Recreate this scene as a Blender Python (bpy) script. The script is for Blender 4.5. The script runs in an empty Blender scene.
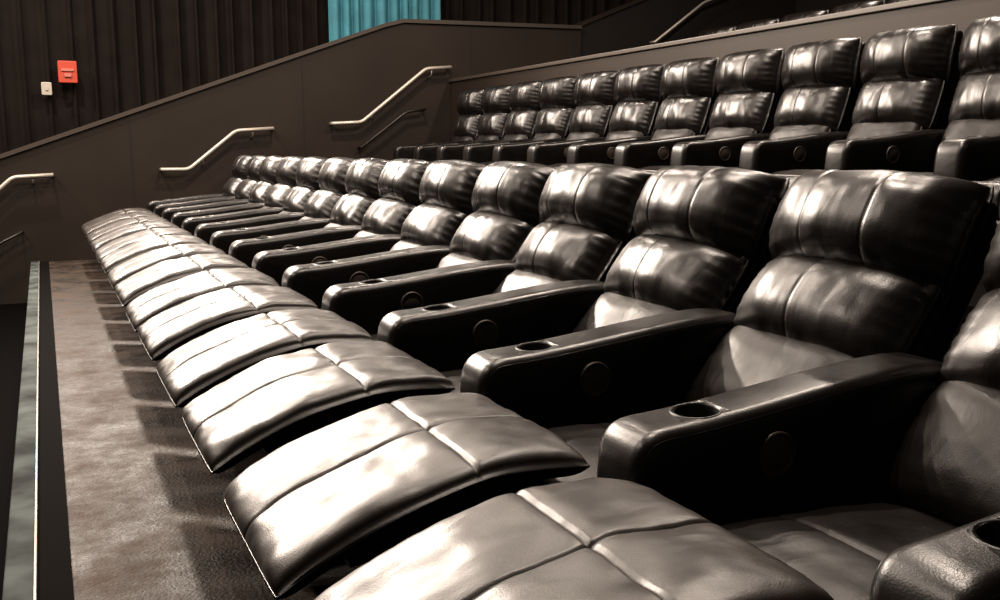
import bpy, bmesh, math, random
from mathutils import Vector, Matrix, noise

scene = bpy.context.scene
try:
    scene.view_settings.view_transform = 'Standard'
    scene.view_settings.look = 'Medium High Contrast'
except Exception as e:
    print('look', e)

# ---------------------------------------------------------------- materials
def new_mat(name):
    m = bpy.data.materials.new(name)
    m.use_nodes = True
    nt = m.node_tree
    b = nt.nodes.get('Principled BSDF')
    return m, nt, b

def simple(name, col, rough=0.5, metal=0.0, nscale=0, namt=0.3, bump=0.0, bscale=50, spec=None):
    m, nt, b = new_mat(name)
    b.inputs['Base Color'].default_value = (*col, 1)
    b.inputs['Roughness'].default_value = rough
    b.inputs['Metallic'].default_value = metal
    if spec is not None:
        b.inputs['Specular IOR Level'].default_value = spec
    tc = nt.nodes.new('ShaderNodeTexCoord')
    if nscale:
        n = nt.nodes.new('ShaderNodeTexNoise'); n.inputs['Scale'].default_value = nscale
        n.inputs['Detail'].default_value = 6
        nt.links.new(tc.outputs['Object'], n.inputs['Vector'])
        r = nt.nodes.new('ShaderNodeValToRGB')
        r.color_ramp.elements[0].position = 0.3
        r.color_ramp.elements[1].position = 0.7
        r.color_ramp.elements[0].color = (*[c * (1 - namt) for c in col], 1)
        r.color_ramp.elements[1].color = (*[min(1, c * (1 + namt)) for c in col], 1)
        nt.links.new(n.outputs['Fac'], r.inputs['Fac'])
        nt.links.new(r.outputs['Color'], b.inputs['Base Color'])
    if bump:
        n2 = nt.nodes.new('ShaderNodeTexNoise'); n2.inputs['Scale'].default_value = bscale
        n2.inputs['Detail'].default_value = 5
        nt.links.new(tc.outputs['Object'], n2.inputs['Vector'])
        bp = nt.nodes.new('ShaderNodeBump'); bp.inputs['Strength'].default_value = bump
        bp.inputs['Distance'].default_value = 0.01
        nt.links.new(n2.outputs['Fac'], bp.inputs['Height'])
        nt.links.new(bp.outputs['Normal'], b.inputs['Normal'])
    return m

def leather(name, col, rough, wr=0.14, spec=0.6, wscale=(10, 10, 10)):
    m, nt, b = new_mat(name)
    L = nt.links
    tc = nt.nodes.new('ShaderNodeTexCoord')
    b.inputs['Base Color'].default_value = (*col, 1)
    b.inputs['Specular IOR Level'].default_value = spec
    n = nt.nodes.new('ShaderNodeTexNoise'); n.inputs['Scale'].default_value = 7; n.inputs['Detail'].default_value = 4
    L.new(tc.outputs['Object'], n.inputs['Vector'])
    mr = nt.nodes.new('ShaderNodeMapRange')
    mr.inputs['To Min'].default_value = rough - 0.05; mr.inputs['To Max'].default_value = rough + 0.08
    mr.inputs['From Min'].default_value = 0.3; mr.inputs['From Max'].default_value = 0.7
    L.new(n.outputs['Fac'], mr.inputs['Value']); L.new(mr.outputs['Result'], b.inputs['Roughness'])
    v = nt.nodes.new('ShaderNodeTexVoronoi'); v.inputs['Scale'].default_value = 260
    L.new(tc.outputs['Object'], v.inputs['Vector'])
    b1 = nt.nodes.new('ShaderNodeBump'); b1.inputs['Strength'].default_value = 0.10; b1.inputs['Distance'].default_value = 0.002
    L.new(v.outputs['Distance'], b1.inputs['Height'])
    mp = nt.nodes.new('ShaderNodeMapping'); mp.inputs['Scale'].default_value = wscale
    L.new(tc.outputs['Object'], mp.inputs['Vector'])
    n3 = nt.nodes.new('ShaderNodeTexNoise'); n3.inputs['Scale'].default_value = 1; n3.inputs['Detail'].default_value = 2.5
    n3.inputs['Distortion'].default_value = 0.4
    L.new(mp.outputs['Vector'], n3.inputs['Vector'])
    b2 = nt.nodes.new('ShaderNodeBump'); b2.inputs['Strength'].default_value = wr; b2.inputs['Distance'].default_value = 0.012
    L.new(n3.outputs['Fac'], b2.inputs['Height']); L.new(b1.outputs['Normal'], b2.inputs['Normal'])
    L.new(b2.outputs['Normal'], b.inputs['Normal'])
    return m

M_LEATHER = leather('black_leather', (0.0055, 0.0041, 0.0034), 0.34, 0.24, 0.5, (5, 16, 5))
M_ARM = leather('arm_leather', (0.005, 0.0038, 0.0031), 0.35, 0.22, 0.4, (9, 9, 9))
M_PLASTIC = simple('cup_plastic', (0.004, 0.0035, 0.003), 0.4, spec=0.3)
M_FRAME = simple('recliner_frame_black', (0.004, 0.0035, 0.003), 0.6)
M_STEEL = simple('mechanism_steel', (0.09, 0.062, 0.046), 0.4, 0.8)
M_DISC = simple('control_disc', (0.045, 0.034, 0.027), 0.5)
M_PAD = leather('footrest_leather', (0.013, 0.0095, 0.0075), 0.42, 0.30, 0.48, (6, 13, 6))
M_SEAT = leather('seat_leather', (0.006, 0.0045, 0.0037), 0.42, 0.34, 0.25, (7, 12, 7))
CHAIR_MATS = [M_LEATHER, M_ARM, M_PLASTIC, M_FRAME, M_STEEL, M_DISC, M_PAD, M_SEAT]

# ---------------------------------------------------------------- mesh builder
class MB:
    def __init__(self):
        self.v = []; self.f = []; self.m = []; self.s = []
    def add(self, vs, fs, mat, smooth=True):
        o = len(self.v)
        self.v += [tuple(p) for p in vs]
        for f in fs:
            self.f.append(tuple(i + o for i in f)); self.m.append(mat); self.s.append(smooth)
    def mesh(self, name, mats):
        me = bpy.data.meshes.new(name)
        me.from_pydata(self.v, [], self.f)
        for mt in mats: me.materials.append(mt)
        me.polygons.foreach_set('material_index', self.m)
        me.polygons.foreach_set('use_smooth', self.s)
        me.update()
        bm = bmesh.new(); bm.from_mesh(me)
        bmesh.ops.recalc_face_normals(bm, faces=bm.faces)
        bm.to_mesh(me); bm.free()
        return me

def resample(path):
    pts = [Vector((p[0], p[1])) for p in path]
    dense = []
    n = len(pts)
    for i in range(n - 1):
        p0 = pts[max(i - 1, 0)]; p1 = pts[i]; p2 = pts[i + 1]; p3 = pts[min(i + 2, n - 1)]
        for k in range(12):
            t = k / 12
            dense.append(0.5 * ((2 * p1) + (-p0 + p2) * t + (2 * p0 - 5 * p1 + 4 * p2 - p3) * t * t + (-p0 + 3 * p1 - 3 * p2 + p3) * t ** 3))
    dense.append(pts[-1])
    cum = [0]
    for a, b in zip(dense, dense[1:]): cum.append(cum[-1] + (b - a).length)
    Lt = cum[-1]
    def ev(s):
        d = s * Lt
        i = 0
        while i < len(cum) - 2 and cum[i + 1] < d: i += 1
        t = (d - cum[i]) / max(1e-9, cum[i + 1] - cum[i])
        p = dense[i].lerp(dense[i + 1], t)
        a = dense[max(i - 3, 0)]; b = dense[min(i + 4, len(dense) - 1)]
        dr = (b - a).normalized()
        return p, Vector((-dr.y, dr.x))
    return ev, Lt

def params(n, seams):
    xs = []
    for i in range(n + 1):
        c = -math.cos(math.pi * i / n); u = -1 + 2 * i / n
        xs.append(0.6 * c + 0.4 * u)
    for s0, w in seams:
        xs = [x for x in xs if abs(x - s0) > 2.6 * w]
        xs += [s0 + k * w for k in (-2.2, -1.3, -0.6, 0, 0.6, 1.3, 2.2)]
    return sorted(xs)

def pad(mb, path, y0, y1, tf, tb, seams_t=(), seams_s=(), nS=36, nT=44, ruche=0.0, seed=0, wr=0.004,
        crown=0.0, p_edge=4, mat=0, seamdepth=0.010, corner=0.05, stretch=(9, 5), epow=0.5):
    ev, Lt = resample(path)
    hw = (y1 - y0) / 2; yc = (y0 + y1) / 2
    st = [(t, 0.005 / hw) for t in seams_t]; ss = [(s, 0.010 / Lt) for s in seams_s]
    S = params(nS, ss); T = params(nT, st)
    vs = []; fs = []
    ns, ntt = len(S), len(T)
    def E(x): return max(0.0, 1 - abs(x) ** p_edge) ** epow
    for side in (1, -1):
        for i, s in enumerate(S):
            p, n = ev((s + 1) / 2)
            dr = Vector((n.y, -n.x))
            for j, t in enumerate(T):
                es, et = E(s), E(t)
                y = yc + t * hw * (1 - corner * abs(s) ** 6)
                edge = es * et
                sh = -corner * 0.6 * Lt * 0.5 * (abs(t) ** 6) * s
                if side == 1:
                    h = tf * edge * (1 + crown * (1 - t * t) * (1 - s * s))
                    nz = noise.noise(Vector((s * Lt * stretch[0], y * stretch[1], seed * 3.7)))
                    nz2 = noise.noise(Vector((s * Lt * stretch[0] * 2.5, y * stretch[1] * 2.5, seed * 1.9 + 5)))
                    h += (nz * wr * 1.6 + nz2 * wr * 0.5) * min(1, edge * 1.4)
                    if ruche:
                        q = math.exp(-(1 - abs(t)) / 0.10)
                        ph = 3 * noise.noise(Vector((s * 2.0, t * 2, seed)))
                        h += ruche * q * math.sin(s * Lt * 80 + ph) * min(1, edge * 2.0)
                        q2 = math.exp(-(1 - abs(s)) / 0.3)
                        h += ruche * 0.35 * q2 * math.sin(y * 50 + 5 * nz + seed) * min(1, edge * 2)
                    for (t0, w) in st: h -= seamdepth * math.exp(-((t - t0) / w) ** 2) * min(1, es * 1.3)
                    for (s0, w) in ss: h -= seamdepth * math.exp(-((s - s0) / w) ** 2) * min(1, et * 1.3)
                    for (t0, w) in st: h -= seamdepth * 0.5 * math.exp(-((t - t0) / (w * 7)) ** 2) * es
                    for (s0, w) in ss: h -= seamdepth * 0.5 * math.exp(-((s - s0) / (w * 5)) ** 2) * et
                else:
                    h = -tb * edge
                q = p + n * h + dr * sh
                vs.append((q.x, y, q.y))
    N = ns * ntt
    for side in (0, 1):
        o = side * N
        for i in range(ns - 1):
            for j in range(ntt - 1):
                a = o + i * ntt + j; b = a + 1; c = a + ntt + 1; d = a + ntt
                fs.append((a, b, c, d) if side else (a, d, c, b))
    rim = [(0, j) for j in range(ntt)] + [(i, ntt - 1) for i in range(1, ns)] + [(ns - 1, j) for j in range(ntt - 2, -1, -1)] + [(i, 0) for i in range(ns - 2, 0, -1)]
    mb.add(vs, fs, mat, True)
    loop = [Vector(vs[i * ntt + j]) for (i, j) in rim[::2]]
    tube(mb, loop, 0.0038, mat if mat == 0 else 1, closed=True, seg=5)

def tube(mb, pts, r, mat, closed=False, seg=8, caps=True):
    n = len(pts); vs = []; fs = []
    prev = None
    for i in range(n):
        if closed: d = (pts[(i + 1) % n] - pts[(i - 1) % n])
        else: d = pts[min(i + 1, n - 1)] - pts[max(i - 1, 0)]
        d.normalize()
        up = prev if prev is not None else (Vector((0, 0, 1)) if abs(d.z) < 0.9 else Vector((0, 1, 0)))
        a = up - d * up.dot(d)
        if a.length < 1e-4: a = Vector((1, 0, 0)) - d * d.x
        a.normalize(); prev = a
        b = d.cross(a)
        for k in range(seg):
            th = 2 * math.pi * k / seg
            vs.append(pts[i] + (a * math.cos(th) + b * math.sin(th)) * r)
    m = n if closed else n - 1
    for i in range(m):
        for k in range(seg):
            a0 = i * seg + k; a1 = i * seg + (k + 1) % seg
            b0 = ((i + 1) % n) * seg + k; b1 = ((i + 1) % n) * seg + (k + 1) % seg
            fs.append((a0, a1, b1, b0))
    if not closed and caps:
        fs.append(tuple(range(seg))[::-1]); fs.append(tuple((n - 1) * seg + k for k in range(seg)))
    mb.add(vs, fs, mat, True)

def roundpoly(pts):
    out = []
    n = len(pts)
    for i in range(n):
        p = Vector(pts[i][:2]); r = pts[i][2]
        a = (Vector(pts[i - 1][:2]) - p); b = (Vector(pts[(i + 1) % n][:2]) - p)
        ra = min(r, a.length * 0.48); rb = min(r, b.length * 0.48)
        A = p + a.normalized() * ra; B = p + b.normalized() * rb
        for k in range(7):
            t = k / 6
            out.append(A * (1 - t) ** 2 + p * 2 * t * (1 - t) + B * t * t)
    return out

def slab(mb, pts, y0, y1, r, mat, puff=0.0):
    P = roundpoly(pts); n = len(P)
    area = sum(P[i].x * P[(i + 1) % n].y - P[(i + 1) % n].x * P[i].y for i in range(n))
    sg = 1 if area > 0 else -1
    N = []
    for i in range(n):
        d = (P[(i + 1) % n] - P[i - 1]).normalized()
        N.append(Vector((-d.y, d.x)) * sg)
    K = 6
    rings = [(y0 + r - r * math.cos(math.pi / 2 * (k / K)), r * (1 - math.sin(math.pi / 2 * (k / K)))) for k in range(K + 1)]
    rings += [(y1 - (a - y0), b) for a, b in rings[::-1]]
    vs = []; fs = []
    for (y, ins) in rings:
        for i in range(n):
            q = P[i] + N[i] * ins
            vs.append((q.x, y, q.y))
    R = len(rings)
    for a in range(R - 1):
        for i in range(n):
            j = (i + 1) % n
            fs.append((a * n + i, a * n + j, (a + 1) * n + j, (a + 1) * n + i))
    mb.add(vs, fs, mat, True)
    c = sum(P, Vector((0, 0))) / n
    for (y, sgn, off) in ((y0, -1, 0), (y1, 1, (R - 1) * n)):
        vv = [vs[off + i] for i in range(n)]
        ff = []
        prev = list(range(n))
        for sc, pf in [(0.93, 0.4), (0.8, 0.8), (0.5, 1.0)]:
            st = len(vv)
            for i in range(n):
                x, _, z = vs[off + i]
                vv.append((c.x + (x - c.x) * sc, y + sgn * puff * pf, c.y + (z - c.y) * sc))
            cur = list(range(st, st + n))
            for i in range(n):
                j = (i + 1) % n
                ff.append((prev[i], prev[j], cur[j], cur[i]))
            prev = cur
        ff.append(tuple(prev))
        mb.add(vv, ff, mat, True)
    return P, N

def box(mb, x0, x1, y0, y1, z0, z1, mat):
    vs = [(x, y, z) for x in (x0, x1) for y in (y0, y1) for z in (z0, z1)]
    fs = [(0, 1, 3, 2), (4, 6, 7, 5), (0, 4, 5, 1), (2, 3, 7, 6), (0, 2, 6, 4), (1, 5, 7, 3)]
    mb.add(vs, fs, mat, False)

def lathe(mb, prof, mtx, mat, seg=32, smooth=True):
    vs = []; fs = []
    for (r, z) in prof:
        for k in range(seg):
            th = 2 * math.pi * k / seg
            vs.append(mtx @ Vector((r * math.cos(th), r * math.sin(th), z)))
    for i in range(len(prof) - 1):
        for k in range(seg):
            fs.append((i * seg + k, i * seg + (k + 1) % seg, (i + 1) * seg + (k + 1) % seg, (i + 1) * seg + k))
    mb.add(vs, fs, mat, smooth)

ARM_W = 0.165
def arm_template():
    m = MB()
    prof = [(0.03, 0.05, 0.03), (-0.02, 0.40, 0.12), (-0.003, 0.60, 0.07), (0.16, 0.606, 0.2), (0.70, 0.668, 0.2), (0.86, 0.66, 0.06), (0.84, 0.05, 0.03)]
    P, N = slab(m, prof, 0.0, ARM_W, 0.036, 0, puff=0.005)
    me = m.mesh('tmp_arm', [M_ARM])
    ob = bpy.data.objects.new('tmp_arm', me); scene.collection.objects.link(ob)
    bm = bmesh.new(); bm.from_mesh(me); bmesh.ops.remove_doubles(bm, verts=bm.verts, dist=1e-5)
    bmesh.ops.recalc_face_normals(bm, faces=bm.faces); bm.to_mesh(me); bm.free()
    cm = bpy.data.meshes.new('c'); bm = bmesh.new()
    bmesh.ops.create_cone(bm, cap_ends=True, segments=40, radius1=0.046, radius2=0.046, depth=0.2)
    bmesh.ops.rotate(bm, verts=bm.verts, matrix=Matrix.Rotation(math.radians(-5), 3, 'Y'))
    bmesh.ops.translate(bm, verts=bm.verts, vec=(0.185, ARM_W / 2, 0.62))
    bm.to_mesh(cm); bm.free()
    co = bpy.data.objects.new('c', cm); scene.collection.objects.link(co)
    md = ob.modifiers.new('b', 'BOOLEAN'); md.operation = 'DIFFERENCE'; md.object = co; md.solver = 'EXACT'
    bpy.context.view_layer.update()
    dg = bpy.context.evaluated_depsgraph_get()
    em = ob.evaluated_get(dg).to_mesh()
    vs = [tuple(v.co) for v in em.vertices]; fs = [tuple(p.vertices) for p in em.polygons]
    bpy.data.objects.remove(ob); bpy.data.objects.remove(co)
    return vs, fs, P, N
ARM_V, ARM_F, ARM_P, ARM_N = arm_template()

def add_arm(mb, yo, disc=True):
    mb.add([(x, y + yo, z) for x, y, z in ARM_V], ARM_F, 1, True)
    n = len(ARM_P)
    for yy in (yo + 0.008, yo + ARM_W - 0.008):
        pts = []
        for i in range(n):
            q = ARM_P[i] + ARM_N[i] * 0.018
            if q.y > 0.12: pts.append(Vector((q.x, yy, q.y)))
        tube(mb, pts, 0.0035, 1, seg=5)
    mt = Matrix.Translation((0.185, yo + ARM_W / 2, 0.605)) @ Matrix.Rotation(math.radians(-4), 4, 'Y')
    lathe(mb, [(0.055, -0.006), (0.055, 0.004), (0.052, 0.007), (0.048, 0.006), (0.045, 0.001), (0.041, -0.07), (0.038, -0.078), (0.0001, -0.078)], mt, 2, 36)
    if disc:
        md = Matrix.Translation((0.32, yo - 0.003, 0.525)) @ Matrix.Rotation(math.radians(90), 4, 'X')
        lathe(mb, [(0.0001, 0.006), (0.036, 0.006), (0.039, 0.003), (0.041, 0.008), (0.046, 0.008), (0.048, 0.004), (0.048, -0.006)], md, 5, 36)

def rot_path(path, piv, ang, sc=1.0):
    c, s = math.cos(ang), math.sin(ang)
    out = []
    for x, z in path:
        dx, dz = (x - piv[0]) * sc, (z - piv[1]) * sc
        out.append((piv[0] + dx * c - dz * s, piv[1] + dx * s + dz * c))
    return out

PITCH = 0.70
def make_recliner(name, reclined=True, seed=0, end_arm=False):
    rnd = random.Random(seed)
    mb = MB()
    add_arm(mb, 0.0)
    if end_arm: add_arm(mb, PITCH)
    ys0, ys1 = ARM_W + 0.004, PITCH - 0.004
    ang = 0.0 if reclined else math.radians(18)
    sc = 1.0 if reclined else 1.12
    piv = (0.60, 0.45)
    R = lambda p: rot_path(p, piv, ang, sc)
    pad(mb, [(-0.03, 0.365), (0.15, 0.375), (0.4, 0.365), (0.66, 0.35)], ys0, ys1, 0.065, 0.08, seams_s=(-0.1,), seed=seed, wr=0.003, seamdepth=0.004, mat=7)
    by0, by1 = ARM_W - 0.045, PITCH + 0.04
    pad(mb, R([(0.60, 0.39), (0.69, 0.51), (0.81, 0.64)]), ys0, ys1, 0.07, 0.05, seed=seed + 1, wr=0.004, nS=24, mat=7, ruche=0.003)
    # lumbar pillow
    pad(mb, R([(0.79, 0.585), (0.88, 0.70), (0.965, 0.82)]), by0 + 0.015, by1 - 0.02, 0.12, 0.05, seams_t=(0.05,), seed=seed + 2, ruche=0.007, wr=0.005,
        crown=0.18, nS=36, nT=70, p_edge=3.2, corner=0.05, seamdepth=0.003, stretch=(3, 10))
    # head pillow
    hd = rnd.uniform(-0.01, 0.01)
    pad(mb, R([(0.96 + hd, 0.785), (1.015 + hd, 0.915), (1.09 + hd, 1.045)]), by0, by1, 0.15, 0.07, seams_t=(-0.38, 0.3), seed=seed + 3, ruche=0.008, wr=0.005,
        crown=0.18, nS=38, nT=70, p_edge=3.2, corner=0.05, seamdepth=0.003, stretch=(3, 10))
    sh = R([(0.68, 0.40), (0.86, 0.62), (1.02, 0.84), (1.10, 1.01), (1.15, 1.00), (1.11, 0.83), (0.96, 0.58), (0.80, 0.36)])
    slab(mb, [(x, z, 0.025) for x, z in sh], by0 + 0.03, by1 - 0.05, 0.02, 1)
    slab(mb, [(0.06, 0.0, 0.01), (0.06, 0.31, 0.01), (0.78, 0.31, 0.01), (0.78, 0.0, 0.01)], ys0 + 0.002, ys1 - 0.002, 0.01, 3)
    if reclined:
        y0, y1 = 0.185, 0.730
        dz = rnd.uniform(-0.012, 0.012)
        dt = rnd.uniform(-0.012, 0.012)
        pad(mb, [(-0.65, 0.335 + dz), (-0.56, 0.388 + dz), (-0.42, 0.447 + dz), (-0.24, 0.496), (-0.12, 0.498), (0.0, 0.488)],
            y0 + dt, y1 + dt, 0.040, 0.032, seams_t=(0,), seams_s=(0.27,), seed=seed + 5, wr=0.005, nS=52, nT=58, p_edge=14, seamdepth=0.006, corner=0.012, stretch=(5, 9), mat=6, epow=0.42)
        for yy in (0.24, 0.64):
            def bar(a, b, w=0.014):
                A = Vector((a[0], yy, a[1])); B = Vector((b[0], yy, b[1]))
                d = (B - A).normalized(); nn = Vector((-d.z, 0, d.x)) * w; t = Vector((0, 0.004, 0))
                vs = [A + nn - t, A - nn - t, B - nn - t, B + nn - t, A + nn + t, A - nn + t, B - nn + t, B + nn + t]
                mb.add(vs, [(0, 1, 2, 3), (7, 6, 5, 4), (0, 4, 5, 1), (1, 5, 6, 2), (2, 6, 7, 3), (3, 7, 4, 0)], 4, False)
            bar((0.10, 0.22), (-0.22, 0.42)); bar((0.10, 0.31), (-0.20, 0.27)); bar((-0.20, 0.27), (-0.40, 0.38)); bar((-0.05, 0.27), (-0.46, 0.36))
        tube(mb, [Vector((-0.34, 0.15, 0.30)), Vector((-0.34, 0.66, 0.30))], 0.022, 4, seg=14)
        tube(mb, [Vector((-0.05, 0.20, 0.28)), Vector((-0.05, 0.68, 0.28))], 0.012, 4, seg=12)
        slab(mb, [(-0.50, 0.345, 0.005), (-0.50, 0.36, 0.005), (-0.06, 0.44, 0.005), (-0.06, 0.425, 0.005)], 0.23, 0.69, 0.004, 3)
    else:
        pad(mb, [(-0.045, 0.09), (-0.055, 0.25), (-0.045, 0.41)], ys0 - 0.0, ys1, 0.05, 0.04, seams_t=(0,), seams_s=(0.0,), seed=seed + 5, wr=0.006, nS=26, p_edge=5, seamdepth=0.006)
    me = mb.mesh(name + '_mesh', CHAIR_MATS)
    bm = bmesh.new(); bm.from_mesh(me)
    bmesh.ops.remove_doubles(bm, verts=bm.verts, dist=1e-5)
    bm.to_mesh(me); bm.free()
    return me

rec = [make_recliner('recliner_open%d' % i, True, seed=i * 11 + 3) for i in range(4)]
rec_end = make_recliner('recliner_open_end', True, seed=91, end_arm=True)
upr = [make_recliner('recliner_closed%d' % i, False, seed=i * 17 + 201) for i in range(3)]
upr_end = make_recliner('recliner_closed_end', False, seed=301, end_arm=True)

def place(me, name, loc):
    ob = bpy.data.objects.new(name, me); ob.location = loc
    scene.collection.objects.link(ob); return ob

X1, Y1 = 0.975, 1.42
order = [0, 2, 1, 3]
for k in range(-2, 13):
    me = rec_end if k == 12 else rec[order[k % 4]]
    place(me, 'leather_recliner', (X1, Y1 + PITCH * k, 0.0))
X2, Y2, Z2 = 3.80, 3.73, 0.58
for k in range(-4, 10):
    me = upr_end if k == 9 else upr[k % 3]
    place(me, 'leather_recliner', (X2, Y2 + PITCH * k, Z2))
Z3 = 1.25
for k in range(0, 7):
    me = upr_end if k == 6 else upr[(k + 1) % 3]
    place(me, 'leather_recliner', (6.2, 4.4 + PITCH * k, Z3))

# ---------------------------------------------------------------- room
def floor_mat():
    m, nt, b = new_mat('worn_vinyl_floor'); L = nt.links
    tc = nt.nodes.new('ShaderNodeTexCoord')
    n = nt.nodes.new('ShaderNodeTexNoise'); n.inputs['Scale'].default_value = 3.0; n.inputs['Detail'].default_value = 12; n.inputs['Roughness'].default_value = 0.78
    L.new(tc.outputs['Object'], n.inputs['Vector'])
    r = nt.nodes.new('ShaderNodeValToRGB')
    r.color_ramp.elements[0].position = 0.40; r.color_ramp.elements[0].color = (0.005, 0.0036, 0.0028, 1)
    r.color_ramp.elements[1].position = 0.62; r.color_ramp.elements[1].color = (0.034, 0.023, 0.0165, 1)
    L.new(n.outputs['Fac'], r.inputs['Fac'])
    sp = nt.nodes.new('ShaderNodeTexNoise'); sp.inputs['Scale'].default_value = 160; sp.inputs['Detail'].default_value = 2
    L.new(tc.outputs['Object'], sp.inputs['Vector'])
    sr = nt.nodes.new('ShaderNodeValToRGB')
    sr.color_ramp.elements[0].position = 0.60; sr.color_ramp.elements[0].color = (0, 0, 0, 1)
    sr.color_ramp.elements[1].position = 0.68; sr.color_ramp.elements[1].color = (0.6, 0.6, 0.6, 1)
    L.new(sp.outputs['Fac'], sr.inputs['Fac'])
    mx = nt.nodes.new('ShaderNodeMix'); mx.data_type = 'RGBA'
    L.new(sr.outputs['Color'], mx.inputs[0]); L.new(r.outputs['Color'], mx.inputs[6]); mx.inputs[7].default_value = (0.085, 0.065, 0.05, 1)
    L.new(mx.outputs[2], b.inputs['Base Color'])
    n2 = nt.nodes.new('ShaderNodeTexNoise'); n2.inputs['Scale'].default_value = 90; n2.inputs['Detail'].default_value = 5
    L.new(tc.outputs['Object'], n2.inputs['Vector'])
    mr = nt.nodes.new('ShaderNodeMapRange'); mr.inputs['From Min'].default_value = 0.38; mr.inputs['From Max'].default_value = 0.62
    mr.inputs['To Min'].default_value = 0.38; mr.inputs['To Max'].default_value = 0.75
    L.new(n.outputs['Fac'], mr.inputs['Value']); L.new(mr.outputs['Result'], b.inputs['Roughness'])
    b.inputs['Specular IOR Level'].default_value = 0.09
    bp = nt.nodes.new('ShaderNodeBump'); bp.inputs['Strength'].default_value = 0.7; bp.inputs['Distance'].default_value = 0.005
    L.new(n2.outputs['Fac'], bp.inputs['Height']); L.new(bp.outputs['Normal'], b.inputs['Normal'])
    return m
M_FLOOR = floor_mat()
M_DARK = simple('black_rubber', (0.003, 0.0027, 0.0025), 0.9, bump=0.1, spec=0.02)
M_LOW = simple('dark_carpet', (0.003, 0.0027, 0.0027), 0.95, bump=0.3, bscale=200, spec=0.02)
M_EDGE = simple('painted_edge_strip', (0.040, 0.047, 0.046), 0.8, 0.0, nscale=5, namt=0.7, spec=0.04)
M_WALL = simple('taupe_wall_paint', (0.027, 0.0200, 0.0155), 0.55, nscale=1.2, namt=0.15, bump=0.05, bscale=90, spec=0.3)
M_CAP = simple('wall_cap_paint', (0.060, 0.048, 0.039), 0.5)
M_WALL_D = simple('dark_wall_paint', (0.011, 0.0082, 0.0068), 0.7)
M_DRAPE = simple('brown_pleated_drape', (0.014, 0.0099, 0.0081), 0.8, nscale=4, namt=0.25, spec=0.2)
M_TEAL = simple('teal_curtain', (0.07, 0.25, 0.31), 0.7, nscale=5, namt=0.15)
M_RAIL = simple('painted_handrail', (0.46, 0.42, 0.37), 0.4, 0.3)
M_RAILD = simple('dark_handrail', (0.03, 0.026, 0.022), 0.4, 0.4)
M_RED = simple('red_alarm_plastic', (0.48, 0.07, 0.04), 0.45)
M_WHITE = simple('white_plastic', (0.45, 0.41, 0.35), 0.5)

def box_obj(name, x0, x1, y0, y1, z0, z1, mat, bevel=0.0):
    mb = MB(); box(mb, x0, x1, y0, y1, z0, z1, 0)
    me = mb.mesh(name, [mat]); ob = place(me, name, (0, 0, 0))
    if bevel:
        b = ob.modifiers.new('bevel', 'BEVEL'); b.width = bevel; b.segments = 3
    return ob

YE = 10.70
box_obj('floor', 0.0, 2.95, -2.5, YE, -0.6, 0.0, M_FLOOR)
box_obj('trim_nosing', -0.085, 0.0, -2.5, YE, -0.6, 0.004, M_DARK)
box_obj('trim_edge', -0.165, -0.087, -2.5, YE - 0.05, -0.6, 0.012, M_EDGE, 0.006)
box_obj('trim_edge_lip', -0.093, -0.085, -2.5, YE - 0.05, 0.004, 0.018, M_CAP, 0.002)
box_obj('floor_front', -8.0, -0.165, -2.5, 12.0, -0.9, -0.6, M_LOW)
box_obj('floor_tier_second', 2.95, 5.0, -2.5, 10.91, -0.6, Z2, M_DARK)
box_obj('floor_tier_upper', 5.12, 11.0, -2.5, 12.0, -0.6, Z3, M_DARK)
box_obj('wall_half', 5.0, 5.12, -2.5, 12.0, -0.6, 2.02, M_WALL)
box_obj('trim_half_wall_cap', 4.98, 5.14, -2.5, 12.0, 2.02, 2.06, M_CAP, 0.008)
mb = MB()
levels = [(-0.16, 0.3, -0.42), (0.3, 0.62, -0.28), (0.62, 0.94, -0.14), (0.94, 2.4, 0.0), (2.4, 2.75, 0.19), (2.75, 3.1, 0.38), (3.1, 4.4, 0.57), (4.4, 4.7, 0.78), (4.7, 4.97, 0.99)]
for a, b, z in levels: box(mb, a, b, 10.93, 11.97, -0.6, z, 0)
place(mb.mesh('aisle_stairs', [M_LOW]), 'aisle_stairs', (0, 0, 0))

def wall_poly(name, pts, y0, y1, mat):
    n = len(pts)
    vs = [(x, y0, z) for x, z in pts] + [(x, y1, z) for x, z in pts]
    fs = [tuple(range(n)), tuple(range(2 * n - 1, n - 1, -1))] + [(i, (i + 1) % n, n + (i + 1) % n, n + i) for i in range(n)]
    mb = MB(); mb.add(vs, fs, 0, False)
    return place(mb.mesh(name, [mat]), name, (0, 0, 0))
top = [(-8.0, -1.7), (-0.42, 1.03), (4.10, 2.69), (4.36, 2.76), (7.02, 2.82)]
wall_poly('wall_aisle_parapet', [(-8.0, -2.2)] + top + [(7.02, -0.6)], 12.0, 12.14, M_WALL)
def strip(name, pts, y0, y1, th, mat):
    poly = [(x, z) for x, z in pts] + [(x, z + th) for x, z in pts[::-1]]
    return wall_poly(name, poly, y0, y1, mat)
strip('trim_parapet_cap', top, 11.97, 12.17, 0.05, M_CAP)
top2 = [(7.03, 2.86), (8.43, 3.42), (11.0, 4.4)]
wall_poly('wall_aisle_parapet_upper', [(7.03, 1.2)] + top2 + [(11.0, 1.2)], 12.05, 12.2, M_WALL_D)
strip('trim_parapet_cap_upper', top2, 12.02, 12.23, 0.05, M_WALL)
for i, (x, z0, z1) in enumerate([(0.95, 0.3, 1.52), (3.0, 0.5, 2.25), (5.3, 0.6, 2.72)]):
    box_obj('trim_panel_joint_%d' % (i + 1), x, x + 0.012, 11.995, 12.0, z0, z1, M_WALL_D)

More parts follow.
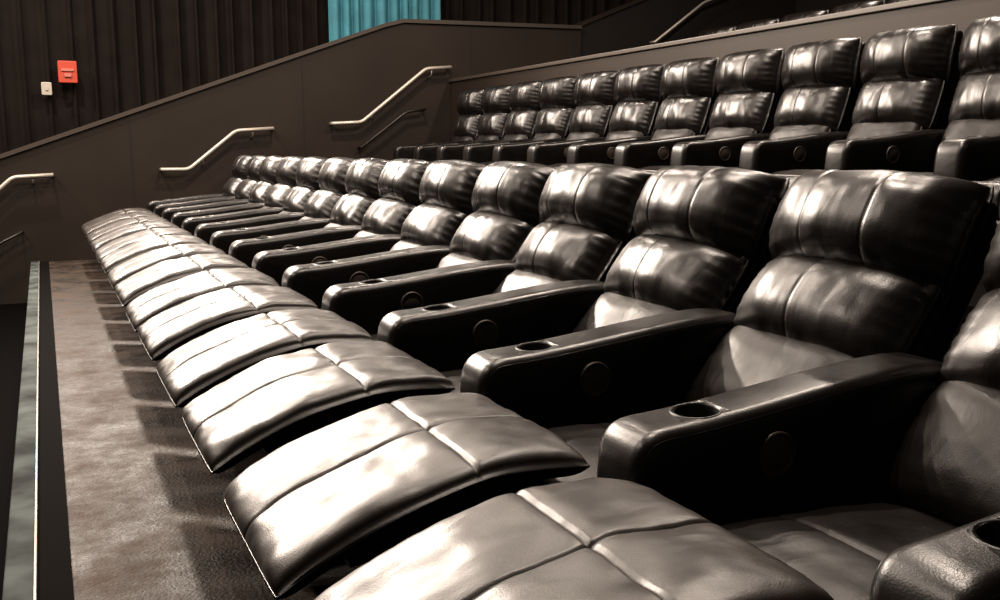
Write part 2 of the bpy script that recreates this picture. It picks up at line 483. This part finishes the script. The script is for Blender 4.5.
def drape(name, x0, x1, y, z0, z1, sp, depth, mat, seed=0, sharp=4):
    rnd = random.Random(seed)
    vs = []
    step = []
    x = x0
    while x < x1:
        w = sp * rnd.uniform(0.75, 1.25)
        for k in range(12):
            u = k / 12
            step.append((x + w * u, depth * (abs(math.sin(math.pi * u)) ** (1 / sharp)) * rnd.uniform(0.97, 1.0)))
        x += w
    zs = [z0, z0 + (z1 - z0) * 0.5, z1]
    for z in zs:
        for (xx, d) in step: vs.append((min(xx, x1), y + d if sharp > 1 else y - d, z))
    m = len(step); fs = []
    for r in range(len(zs) - 1):
        for i in range(m - 1):
            fs.append((r * m + i, r * m + i + 1, (r + 1) * m + i + 1, (r + 1) * m + i))
    mb = MB(); mb.add(vs, fs, 0, True)
    return place(mb.mesh(name, [mat]), name, (0, 0, 0))
drape('pleated_drape', -8.0, 11.0, 13.3, -2.0, 6.0, 0.24, 0.14, M_DRAPE, 1, 5)
drape('teal_curtain', 3.68, 5.30, 13.12, 1.3, 6.0, 0.17, 0.10, M_TEAL, 5, 1.0)

box_obj('wall_far', -8.0, 11.0, 13.5, 13.7, -2.2, 6.0, M_WALL_D)
box_obj('wall_back', 11.0, 11.2, -2.5, 13.7, -0.9, 6.0, M_WALL_D)
box_obj('wall_front', -8.2, -8.0, -2.5, 13.7, -2.2, 6.0, M_WALL_D)
box_obj('wall_near', -8.2, 11.2, -2.7, -2.5, -2.2, 6.0, M_WALL_D)
box_obj('ceiling', -8.2, 11.2, -2.7, 13.7, 6.0, 6.2, M_WALL_D)

def rail(name, pts, mat, r=0.02, y=11.88, brackets=()):
    P = [Vector((x, y, z)) for x, z in pts]
    mb = MB()
    D = [P[0]]
    for i in range(1, len(P) - 1):
        a = (P[i - 1] - P[i]); b = (P[i + 1] - P[i])
        A = P[i] + a.normalized() * min(0.06, a.length * 0.4); B = P[i] + b.normalized() * min(0.06, b.length * 0.4)
        for k in range(6):
            t = k / 5; D.append(A * (1 - t) ** 2 + P[i] * 2 * t * (1 - t) + B * t * t)
    D.append(P[-1])
    D = [Vector((D[0].x, 12.0, D[0].z))] + D + [Vector((D[-1].x, 12.0, D[-1].z))]
    tube(mb, D, r, 0, seg=12)
    for (x, z) in brackets:
        tube(mb, [Vector((x, y, z)), Vector((x, y + 0.02, z - 0.07)), Vector((x, 12.0, z - 0.09))], 0.009, 0, seg=8)
    return place(mb.mesh(name, [mat]), name, (0, 0, 0))
rail('handrail', [(1.28, 0.90), (1.58, 0.90), (2.15, 1.36), (2.60, 1.39)], M_RAIL, 0.024, brackets=[(1.75, 1.04), (2.35, 1.37)])
rail('handrail', [(3.36, 1.46), (3.73, 1.48), (4.62, 2.18), (4.97, 2.21)], M_RAIL, 0.024, brackets=[(3.9, 1.63), (4.7, 2.17)])
rail('handrail', [(-1.6, -0.35), (-0.42, 0.72), (-0.30, 0.83), (0.10, 0.85)], M_RAIL, 0.024, brackets=[(-0.1, 0.84)])
rail('handrail', [(-1.2, -0.55), (-0.48, 0.10), (-0.25, 0.22)], M_RAILD, 0.016)
rail('handrail', [(3.72, 1.16), (4.34, 1.62), (4.6, 1.66)], M_RAILD, 0.018)
rail('handrail', [(8.2, 2.69), (9.06, 3.3), (9.6, 3.5)], M_RAIL, 0.02)

def rounded_box(name, cx, y, cz, w, h, d, mats, extra=None):
    mb = MB()
    slab(mb, [(cx - w / 2, cz - h / 2, 0.02), (cx - w / 2, cz + h / 2, 0.02), (cx + w / 2, cz + h / 2, 0.02), (cx + w / 2, cz - h / 2, 0.02)], y, y + d, 0.01, 0)
    if extra: extra(mb)
    return place(mb.mesh(name, mats), name, (0, 0, 0))
def ex(mb):
    box(mb, 0.30, 0.44, 13.205, 13.225, 2.10, 2.13, 1)
    box(mb, 0.33, 0.41, 13.20, 13.225, 2.03, 2.07, 1)
rounded_box('fire_alarm_box', 0.37, 13.22, 2.09, 0.22, 0.27, 0.075, [M_RED, simple('pale_red', (0.5, 0.18, 0.14), 0.5)], ex)
rounded_box('wall_switch_plate', 0.12, 13.25, 1.88, 0.12, 0.16, 0.045, [M_WHITE], lambda mb: box(mb, 0.105, 0.135, 13.238, 13.255, 1.86, 1.90, 0))

# ---------------------------------------------------------------- lights
def area(name, loc, target, size, power, col=(1, 0.86, 0.74), spread=None):
    l = bpy.data.lights.new(name, 'AREA'); l.shape = 'DISK'; l.size = size; l.energy = power; l.color = col
    if spread: l.spread = math.radians(spread)
    o = bpy.data.objects.new(name, l); o.location = loc
    d = Vector(target) - Vector(loc)
    o.rotation_euler = d.to_track_quat('-Z', 'Y').to_euler()
    scene.collection.objects.link(o)
    return o
for i, (x, y) in enumerate([(-3.5, 4.0), (-3.5, 8.0), (-3.5, 11.0), (-0.5, 6.5), (-0.5, 10.5), (1.2, 3.0), (3.0, 9.0), (3.4, 4.5), (6.5, 6.5)]):
    area('ceiling_downlight', (x, y, 5.85), (x, y, 0), 0.22, 225)
area('ceiling_downlight', (-2.5, 12.3, 4.8), (1.5, 3.5, 0.4), 0.4, 340, spread=110)
area('ceiling_downlight', (0.6, 12.6, 5.2), (1.2, 3.0, 0.4), 0.4, 350, spread=110)

w = bpy.data.worlds.new('dim_ambient'); scene.world = w; w.use_nodes = True
w.node_tree.nodes['Background'].inputs[0].default_value = (1.0, 0.88, 0.78, 1)
w.node_tree.nodes['Background'].inputs[1].default_value = 0.03

# ---------------------------------------------------------------- camera
cam = bpy.data.cameras.new('camera'); cam.sensor_width = 36; cam.lens = 34.1; cam.clip_start = 0.02
co = bpy.data.objects.new('camera', cam); scene.collection.objects.link(co)
th, ph = math.radians(25.6), math.radians(9.0)
f = Vector((math.sin(th) * math.cos(ph), math.cos(th) * math.cos(ph), -math.sin(ph)))
r = Vector((math.cos(th), -math.sin(th), 0)); u = r.cross(f)
co.matrix_world = Matrix.Translation((0, 0, 1.13)) @ Matrix(((r.x, u.x, -f.x), (r.y, u.y, -f.y), (r.z, u.z, -f.z))).to_4x4()
scene.camera = co
